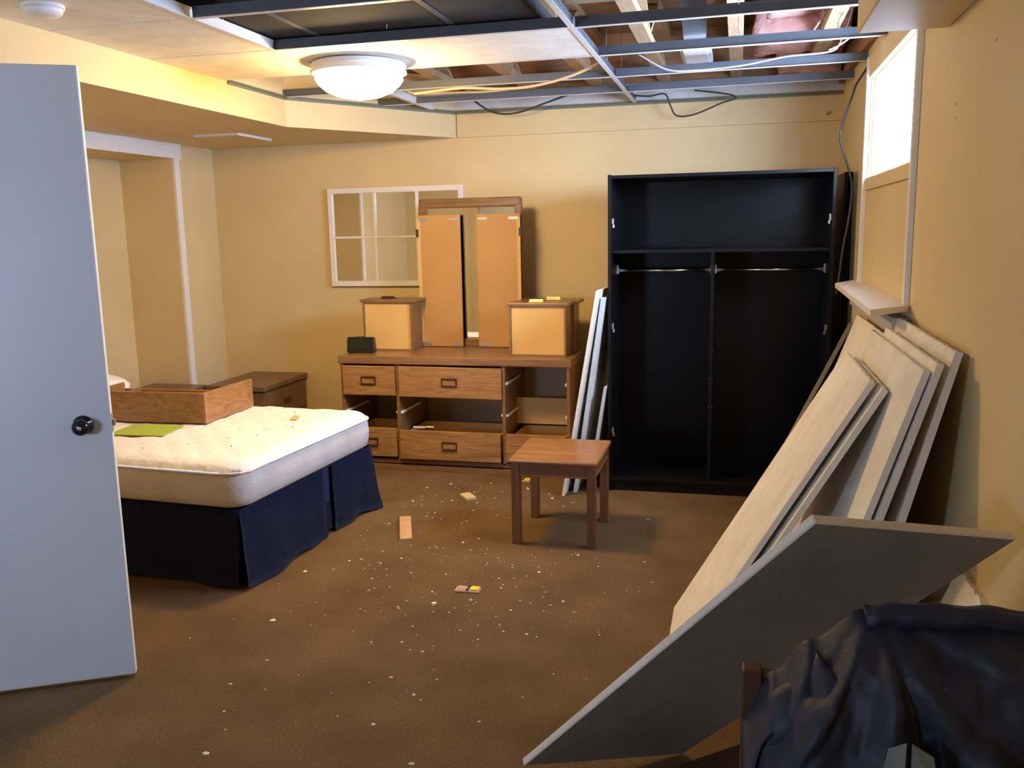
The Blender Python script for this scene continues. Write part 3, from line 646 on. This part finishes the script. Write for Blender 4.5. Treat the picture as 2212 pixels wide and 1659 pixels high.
# quilted top
bm = BM(); L, Wd = BL+0.02, BW+0.03
nx, ny = 120, 80; g = []
for i in range(nx+1):
    row = []
    for j in range(ny+1):
        x = 0.004-(L-0.012)*i/nx; y = -0.010+(Wd-0.012)*j/ny
        dx = min(i, nx-i)/nx*L; dy = min(j, ny-j)/ny*Wd
        # keep inside rounded corners
        R = 0.10
        if dx < R and dy < R:
            qx, qy = R-dx, R-dy; l = math.hypot(qx, qy)
            if l > R:
                sc = R/l; x += (1 if i > nx/2 else -1)*(qx-qx*sc); y += (1 if j < ny/2 else -1)*(qy-qy*sc); dx = R-qx*sc; dy = R-qy*sc
                d = 0
            else: d = R-l
        else: d = min(dx, dy)
        e = min(1, d/0.085); z = 0.160 + 0.034*math.sqrt(max(0, 1-(1-e)**2))
        qz = (abs(math.sin((x+y)*19))*abs(math.sin((x-y)*19)))**0.5*0.006*e
        z += qz + noise.noise(Vector((x*4, y*4, 2)))*0.006*e + noise.noise(Vector((x*16, y*16, 5)))*0.004*(1-e*0.5)
        row.append(bm.verts.new((x, y, z)))
    g.append(row)
for i in range(nx):
    for j in range(ny):
        f_ = bm.faces.new((g[i][j], g[i][j+1], g[i+1][j+1], g[i+1][j])); f_.smooth = True
bmesh.ops.recalc_face_normals(bm, faces=bm.faces)
obj('quilted_top', bm, M_matt, mt)
bm = BM()
R = 0.10; pts = []
for cx, cy, a0 in ((-R, R, -90), (-R, Wd-R, 0), (-L+R, Wd-R, 90), (-L+R, R, 180)):
    for i in range(8):
        a = math.radians(a0+i*90/7); pts.append((cx+(R+0.001)*math.cos(a)+0.01, cy+(R+0.001)*math.sin(a)-0.015, 0.156+0.002*math.sin(i*3)))
pts.append(pts[0]); tube(bm, pts, 0.006, 6); obj('piping', bm, M_matt, mt)

MZ = 0.556
def bedpt(x, y): 
    c, s_ = math.cos(BR), math.sin(BR); return (-2.005+c*x-s_*y, 3.215+s_*x+c*y)
# pulled-out drawer on the bed
bd = thing('drawer', 'wide walnut dresser drawer lying on the mattress', 'drawer', (-2.60, 3.90, MZ+0.004), math.radians(2))
L_, W_, Hh = 0.66, 0.45, 0.16
bm = BM(); bx(bm, -L_, -0.004, 0, 0.014, 0, Hh-0.004, 0.001, 1); obj('side_board', bm, M_draw, bd)
bm = BM(); bx(bm, -L_, -0.004, 0.27, 0.284, 0, Hh-0.040, 0.001, 1); obj('side_board', bm, M_draw, bd)
bm = BM(); slab(bm, (0, -0.004, 0), (0.010, W_+0.02, 0), (0.010, W_+0.02, Hh-0.008), (0, -0.004, Hh-0.004), -0.018); obj('front_board', bm, M_draw, bd)
bm = BM(); bx(bm, -L_, -L_+0.014, 0.014, 0.27, 0, Hh-0.004); obj('back_board', bm, M_draw, bd)
bm = BM(); bx(bm, -L_+0.014, -0.004, 0.014, 0.27, 0.008, 0.014); obj('bottom_board', bm, M_ply, bd)
bm = BM(); bx(bm, -L_+0.10, -L_+0.114, 0.016, 0.268, 0.014, Hh-0.03); obj('divider_board', bm, M_dres2, bd)
bm = BM(); slab(bm, (-0.29, 0, 0), (0.0, 0, 0), (-0.02, 0.235, 0), (-0.30, 0.235, 0), 0.0035)
tag(obj('card_folder', bm, M_green, None, (-2.655, 3.615, MZ+0.002), (0, 0, math.radians(4))), 'flat lime green card folder on the mattress before the drawer', 'folder')
bm = BM(); slab(bm, (-0.02, -0.015, 0), (0.018, -0.02, 0), (0.020, 0.012, 0.012), (-0.008, 0.02, 0.016), 0.006)
p = at(637, 907, 2, MZ); tag(obj('wood_scrap', bm, M_orange, None, (p.x, p.y, MZ+0.001)), 'small orange brown scrap lying on the mattress', 'scrap')
bm = BM()
for k in range(30):
    x, y = bedpt(-0.12-abs(random.gauss(0, 0.25)), 0.75+random.gauss(0, 0.25)); s = random.uniform(0.001, 0.003)
    if y > 4.35: continue
    bx(bm, x-s, x+s, y-s*0.7, y+s*0.7, MZ+0.004, MZ+0.004+s)
tag(obj('bed_crumbs', bm, M_dark), 'dark dirt crumbs scattered on the mattress foot', 'crumbs', kind='stuff')

# pillow in the alcove
bm = BM(); bmesh.ops.create_uvsphere(bm, u_segments=32, v_segments=18, radius=1)
for v in bm.verts:
    x, y, z = v.co; e = 0.55
    v.co = Vector((math.copysign(abs(x)**e, x)*0.20, math.copysign(abs(y)**e, y)*0.33, z*0.075*(1-0.25*max(abs(x), abs(y))))) + Vector((0, 0, noise.noise(v.co*3)*0.012))
for f_ in bm.faces: f_.smooth = True
tag(obj('pillow', bm, M_pillow, None, (-3.665, 4.22, 0.655), (0, math.radians(8), BR)), 'white pillow at the head of the bed beside the alcove', 'pillow')

# nightstands
def nightstand(lab, x0, x1, y0, y1, z, grp):
    o = thing('nightstand', lab, 'nightstand', ((x0+x1)/2, (y0+y1)/2, 0), 0, grp); w, d = (x1-x0)/2, (y1-y0)/2
    bm = BM(); bx(bm, -w, w, -d, d, z-0.035, z, 0.004); obj('top', bm, M_night, o)
    bm = BM(); bx(bm, -w+0.01, w-0.012, -d+0.012, d-0.01, 0.05, z-0.042, 0.002); obj('body', bm, M_night, o)
    bm = BM(); bx(bm, -w+0.02, w-0.03, -d+0.03, d-0.02, 0, 0.05); obj('plinth', bm, M_night, o)
    for z0, z1 in ((0.08, 0.25), (0.262, z-0.055)):
        bm = BM(); bx(bm, w-0.012, w-0.002, -d+0.03, d-0.03, z0, z1, 0.002); dd = obj('drawer_front', bm, M_night, o)
        bm = BM(); bx(bm, w-0.002, w+0.006, -0.045, 0.045, (z0+z1)/2-0.018, (z0+z1)/2+0.018, 0.003); obj('pull', bm, M_pull, dd)
nightstand('dark walnut nightstand against the back wall between bed and dresser', -3.50, -3.055, 5.27, 5.895, 0.495, 'nightstands')
nightstand('dark walnut nightstand at the alcove mouth beside the bed head', -3.95, -3.53, 4.78, 5.34, 0.490, 'nightstands')

# ================================================================ TILES ON THE RIGHT WALL
G3 = 'ceiling tiles leaning on the right wall'
def leanR(lab, xb, xt, y0, y1, zt, th=0.018, skew=0.0, m=M_tile2, chip=0.0, seed=0):
    # bottom edge on the floor at x = xb, top edge at x = xt; face towards the room
    A, B = Vector((xb, y0, 0.0)), Vector((xt, y0+skew, zt)); Dd, Cc = Vector((xb, y1, 0.0)), Vector((xt, y1+skew, zt))
    bm = BM(); nu, nv = 48, 6; n = (B-A).cross(Dd-A).normalized()*th
    if n.x < 0: n = -n
    rnd = random.Random(seed); F, K = [], []
    for i in range(nu+1):
        fr, kr = [], []
        for j in range(nv+1):
            u, v = j/nv, i/nu
            p = (A*(1-u)+B*u)*(1-v) + (Dd*(1-u)+Cc*u)*v
            if j == nv: p += (A-B).normalized()*rnd.uniform(0, 0.004)*chip
            fr.append(bm.verts.new(p)); kr.append(bm.verts.new(p+n))
        F.append(fr); K.append(kr)
    for i in range(nu):
        for j in range(nv):
            bm.faces.new((F[i][j], F[i][j+1], F[i+1][j+1], F[i+1][j])); bm.faces.new((K[i][j], K[i+1][j], K[i+1][j+1], K[i][j+1]))
        bm.faces.new((F[i][nv], K[i][nv], K[i+1][nv], F[i+1][nv])); bm.faces.new((F[i][0], F[i+1][0], K[i+1][0], K[i][0]))
    for j in range(nv):
        bm.faces.new((F[0][j], K[0][j], K[0][j+1], F[0][j+1])); bm.faces.new((F[nu][j], F[nu][j+1], K[nu][j+1], K[nu][j]))
    bmesh.ops.recalc_face_normals(bm, faces=bm.faces)
    return tag(obj('leaning_tile', bm, m), lab, 'ceiling tile', G3)
leanR('longest leaning white tile nearest the wall, its near corner highest', 0.262, 0.552, 2.49, 3.52, 1.170, 0.020, chip=1, seed=1)
leanR('far white tile under the shelf tip, beside the crack', 0.16, 0.546, 3.53, 4.40, 1.085, 0.018, chip=1, seed=2)
leanR('white tile second from the wall in the leaning stack', 0.165, 0.505, 2.46, 3.30, 1.143, 0.018, chip=1, seed=3)
leanR('white tile third from the wall in the leaning stack', 0.125, 0.475, 2.47, 3.42, 1.122, 0.018, chip=1, seed=4)
leanR('white tile just behind the frontmost leaning tile', -0.175, 0.418, 2.72, 3.36, 1.030, 0.018, chip=1, seed=5)
leanR('frontmost slanting white tile with its foot farthest out on the carpet', -0.215, 0.388, 2.76, 3.40, 1.045, 0.018, chip=1, seed=6)
bm = BM(); slab(bm, (0.04, 4.47, 0.0), (0.06, 4.47, 0.0), (0.545, 4.52, 1.03), (0.525, 4.52, 1.03), 0.012)
tag(obj('lath_strip', bm, mat('grey_lath', (0.36, 0.29, 0.20), 0.8)), 'thin grey brown wooden strip leaning behind the tile stack', 'strip')
leanR('broken white tile piece leaning low on the wall behind the jacket', 0.34, 0.575, 1.72, 2.40, 0.62, 0.022, skew=0.0, chip=2, seed=8)
# big panel leaning towards the viewpoint
A, B, Cc, D = Vector((-0.535, 2.142, 0.060)), Vector((0.150, 1.664, 0.955)), Vector((0.560, 1.906, 0.866)), Vector((-0.122, 2.386, 0.0))
bm = BM(); slab(bm, A, D, Cc, B, -0.020)
bmesh.ops.bevel(bm, geom=bm.edges[:], offset=0.003, segments=1, affect='EDGES')
gp = tag(obj('leaning_tile', bm, M_tback), 'large grey backed ceiling panel tipped towards the viewpoint beyond the jacket', 'ceiling tile', G3)
gp.data.materials.append(M_tile2)
vn = (D-A).cross(Cc-D).normalized()
for pl_ in gp.data.polygons:
    if abs(pl_.normal.dot(vn)) < 0.8: pl_.material_index = 1

# ================================================================ FLOOR LITTER
bm = BM(); bx(bm, -0.030, 0.030, -0.175, 0.175, 0, 0.014, 0.002)
wbk = tag(obj('wood_offcut', bm, mat('pale_offcut', (0.50, 0.29, 0.14), 0.7, var=0.1, vs=20), None, (-1.618, 4.085, 0), (0, 0, math.radians(21.5))), 'oblong tan wood offcut lying on the carpet by the bed foot', 'wood offcut')
bm = BM(); bx(bm, -0.03, 0.03, -0.055, 0.055, 0, 0.016, 0.002)
tag(obj('wood_offcut', bm, mat('yellow_offcut', (0.56, 0.42, 0.20), 0.7), None, (-1.46, 4.665, 0), (0, 0, math.radians(38))), 'small yellowish wood block on the carpet before the dresser', 'wood offcut')
def trap(lab, x, y, rz):
    o = thing('mouse_trap', lab, 'mouse trap', (x, y, 0.001), rz, 'snap mouse traps on the floor')
    bm = BM(); bx(bm, -0.052, 0.052, -0.024, 0.024, 0, 0.008, 0.001, 1); obj('base', bm, mat('trap_wood', (0.62, 0.44, 0.25), 0.7), o)
    bm = BM(); bx(bm, 0.012, 0.050, -0.019, 0.019, 0.008, 0.015, 0.003); obj('bait_pedal', bm, mat('trap_yellow', (0.82, 0.62, 0.03), 0.4), o)
    bm = BM(); tube(bm, [(0.002, -0.022, 0.011), (0.002, 0.022, 0.011)], 0.005, 8); obj('spring', bm, M_cable, o)
    bm = BM(); tube(bm, [(0.0, -0.020, 0.011), (-0.044, -0.020, 0.011), (-0.044, 0.020, 0.011), (0.0, 0.020, 0.011)], 0.0012, 6); obj('snap_bar', bm, M_zinc, o)
    bm = BM()
    for k_ in range(4):                    # printed red emblem
        bx(bm, -0.040+0.009*k_, -0.034+0.009*k_, -0.012, 0.012-(k_ % 2)*0.008, 0.0081, 0.0086)
    obj('red_print', bm, mat('trap_red', (0.70, 0.13, 0.07), 0.6), o)
trap('yellow and red snap mouse trap alone on the open carpet', -1.075, 3.395, math.radians(3))
trap('snap mouse trap on the carpet behind the side table leg', -1.235, 5.06, math.radians(-2))

def crumb(bm, x, y, s):
    h = s*random.uniform(0.3, 0.7); n = random.choice((4, 5, 6)); a0 = random.random()*6
    base = [bm.verts.new((x+s*random.uniform(.6, 1.2)*math.cos(a0+i*6.283/n), y+s*random.uniform(.5, 1)*math.sin(a0+i*6.283/n), 0.0015)) for i in range(n)]
    t_ = bm.verts.new((x+random.uniform(-.3, .3)*s, y, 0.0015+h))
    for i in range(n): bm.faces.new((base[i], base[(i+1) % n], t_))
    bm.faces.new(base[::-1])
bm = BM()
def free(x, y):
    return y < 5.1 and x < -0.3 and y > 1.9 and not (abs(x+1.618) < 0.09 and abs(y-4.085) < 0.2) and not (x > -0.98 and y > 4.7) and not (abs(x+0.825) < 0.24 and abs(y-4.2) < 0.26) and not (x < -1.93+(y-3.2)*0.06 and y > 3.1) and not (x < -2.0 and y < 2.6)
n = 0
while n < 430:
    r_ = random.random()
    if r_ < 0.45: x, y = random.gauss(-1.15, 0.36), random.gauss(3.55, 0.42)
    elif r_ < 0.60: x, y = random.gauss(-1.72, 0.12), random.gauss(4.25, 0.30)
    elif r_ < 0.75: x, y = random.gauss(-1.3, 0.3), random.gauss(4.8, 0.2)
    else: x, y = random.uniform(-2.0, 0.1), random.uniform(2.1, 4.9)
    if not free(x, y): continue
    crumb(bm, x, y, abs(random.gauss(0, 0.0032))+0.0010); n += 1
tag(obj('floor_crumbs', bm, M_crumb), 'tiny white tile crumbs scattered over the brown carpet', 'crumbs', kind='stuff')
G4 = 'larger tile crumbs on the carpet'
for (px, py, s, lab) in ((589, 1340, 0.014, 'white crumb alone on the carpet right of the door foot'), (659, 1235, 0.012, 'white crumb on the carpet beside the bed corner'),
                         (938, 1303, 0.013, 'white crumb left of the lone mouse trap'), (1017, 1297, 0.010, 'white crumb just below the lone mouse trap'),
                         (845, 1464, 0.010, 'white crumb on the open carpet, lower middle'), (894, 1502, 0.011, 'pale crumb on the lower carpet, right of its twin'),
                         (445, 1628, 0.012, 'white crumb at the bottom edge below the door'), (806, 1565, 0.009, 'white crumb near the bottom edge, middle')):
    p = at(px, py, 2, 0.0); bm = BM(); crumb(bm, 0, 0, s); tag(obj('tile_crumb', bm, M_crumb, None, (p.x, p.y, 0)), lab, 'crumb', G4)

# ================================================================ CHAIR AND JACKET (lower right)
ch = thing('wooden_chair', 'dark brown wooden chair mostly hidden under the navy jacket', 'chair', (0.218, 1.42, 0))
for x in (-0.20, 0.17):
    for y in (-0.20, 0.16):
        bm = BM(); bx(bm, x-0.018, x+0.018, y-0.018, y+0.018, 0, 0.42 if y < 0 else 0.42, 0.003); obj('leg', bm, M_chair, ch)
bm = BM(); bx(bm, -0.23, 0.20, -0.23, 0.19, 0.42, 0.45, 0.008); obj('seat', bm, M_chair, ch)
for x in (-0.175, 0.165):
    bm = BM(); bx(bm, x-0.018, x+0.018, 0.145, 0.18, 0.45, 0.70, 0.004); obj('back_post', bm, M_chair, ch)
bm = BM(); bx(bm, -0.158, 0.148, 0.150, 0.172, 0.56, 0.695, 0.004); obj('back_rail', bm, M_chair, ch)
bxo = thing('cardboard_box', 'dark brown box on the carpet below the grey panel', 'box', (0.02, 1.98, 0), math.radians(40))
bm = BM(); bx(bm, -0.16, 0.16, -0.16, 0.16, 0, 0.165, 0.004); obj('body', bm, M_chair, bxo)
bm = BM(); bx(bm, -0.155, -0.002, -0.155, 0.155, 0.165, 0.169); bx(bm, 0.002, 0.155, -0.155, 0.155, 0.165, 0.169); obj('flap', bm, M_chair, bxo)

jk = thing('jacket', 'crumpled navy blue jacket draped over the chair at the lower right', 'jacket', (0.33, 1.50, 0.45))
def sheet(fn, nu, nv, th=0.006):
    bm = BM(); g = [[bm.verts.new(fn(i/nu, j/nv)) for j in range(nv+1)] for i in range(nu+1)]
    for i in range(nu):
        for j in range(nv):
            f_ = bm.faces.new((g[i][j], g[i+1][j], g[i+1][j+1], g[i][j+1])); f_.smooth = True
    bmesh.ops.recalc_face_normals(bm, faces=bm.faces)
    bmesh.ops.solidify(bm, geom=bm.faces[:], thickness=th)
    for f_ in bm.faces: f_.smooth = True
    return bm
def folds(u, v, seed, amp):
    return amp*(0.55*math.sin(u*17+v*4+seed) + 0.35*math.sin(u*31-v*6+seed*2) + 0.9*noise.noise(Vector((u*5, v*3.2, seed))) + 0.5*noise.noise(Vector((u*11, v*7, seed+3))))
def interp(t, kv):
    for (a, va), (c, vc) in zip(kv, kv[1:]):
        if t <= c: 
            w = (t-a)/(c-a); w = w*w*(3-2*w); return va+(vc-va)*w
    return kv[-1][1]
def body_fn(u, v):
    # u left->right, v from the back hem over the ridge to the front hem; folds run out from a gather under the collar
    x = -0.305 + 0.535*u
    ridge = interp(x, [(-0.31, 0.15), (-0.25, 0.255), (-0.19, 0.322), (-0.10, 0.385), (0.10, 0.392), (0.20, 0.380), (0.24, 0.36)])
    s = v-0.36
    if s < 0: y = 0.075 + (-s)*0.10; z = ridge + s*0.75
    else:
        a = min(s, 0.16); c = max(0, s-0.16)
        y = 0.075 - a*0.75 - c*0.30; z = ridge - a*0.42 - c*0.85
    th = math.atan2(ridge-0.02-z+0.03, x+0.075); d = min(1, math.hypot(x+0.075, z-ridge)/0.16)
    rg = abs(math.sin(th*4.6+0.5))**1.6 + 0.6*abs(math.sin(th*8.3+2+x*9))
    k = min(1, max(0, s)*7)
    f_ = 0.030*d*k*(rg-0.7) + 0.016*noise.noise(Vector((x*13, z*13, 2)))*(0.3+k) + 0.007*noise.noise(Vector((x*34, z*34, 5)))
    return Vector((x + f_*0.25, y - f_, z + f_*0.25))
obj('shell', sheet(body_fn, 110, 90, 0.005), M_jacket, jk)
def sleeve(pts, rad, seed):
    bm = BM(); pp = catmull(pts, 8); n = 30; rings = []
    for i, p in enumerate(pp):
        tt = i/(len(pp)-1); tg = (pp[min(i+1, len(pp)-1)]-pp[max(i-1, 0)]).normalized()
        a = tg.cross(Vector((0, 1, 0.2))).normalized(); c = tg.cross(a); r_ = rad[0]*(1-tt)+rad[1]*tt
        ring = []
        for k in range(n):
            an = k*6.2832/n; q_ = Vector((math.cos(an), math.sin(an), 0))
            w = 1 + 0.30*noise.noise(Vector((math.cos(an)*1.6, math.sin(an)*1.6, tt*5+seed))) + 0.10*math.sin(tt*26+an*2+seed)
            ring.append(bm.verts.new(p + (a*q_.x + c*q_.y)*r_*w))
        rings.append(ring)
    for i in range(len(rings)-1):
        for k in range(n):
            f_ = bm.faces.new((rings[i][k], rings[i][(k+1) % n], rings[i+1][(k+1) % n], rings[i+1][k])); f_.smooth = True
    bm.faces.new(rings[0]); bm.faces.new(rings[-1]); bmesh.ops.recalc_face_normals(bm, faces=bm.faces)
    return bm
obj('sleeve', sleeve([(-0.13, 0.03, 0.27), (-0.19, 0.02, 0.20), (-0.24, 0.005, 0.11), (-0.265, -0.01, 0.03), (-0.272, -0.02, -0.06)], (0.060, 0.058), 1.0), M_jacket, jk)
obj('cuff', sleeve([(-0.272, -0.02, -0.05), (-0.274, -0.022, -0.075), (-0.276, -0.024, -0.10)], (0.062, 0.058), 9.0), M_jacket, jk)
obj('collar', sleeve([(-0.10, 0.055, 0.372), (-0.02, 0.050, 0.388), (0.08, 0.050, 0.392), (0.17, 0.055, 0.380)], (0.022, 0.022), 3.0), M_jacket, jk)
bm = BM(); slab(bm, (-0.100, -0.150, 0.165), (-0.064, -0.152, 0.165), (-0.058, -0.126, 0.252), (-0.084, -0.124, 0.238), 0.004); obj('lining', bm, M_lining, jk)
bm = BM(); slab(bm, (-0.054, -0.152, 0.165), (-0.008, -0.150, 0.165), (-0.018, -0.124, 0.232), (-0.050, -0.126, 0.252), 0.004); obj('lining', bm, M_lining, jk)
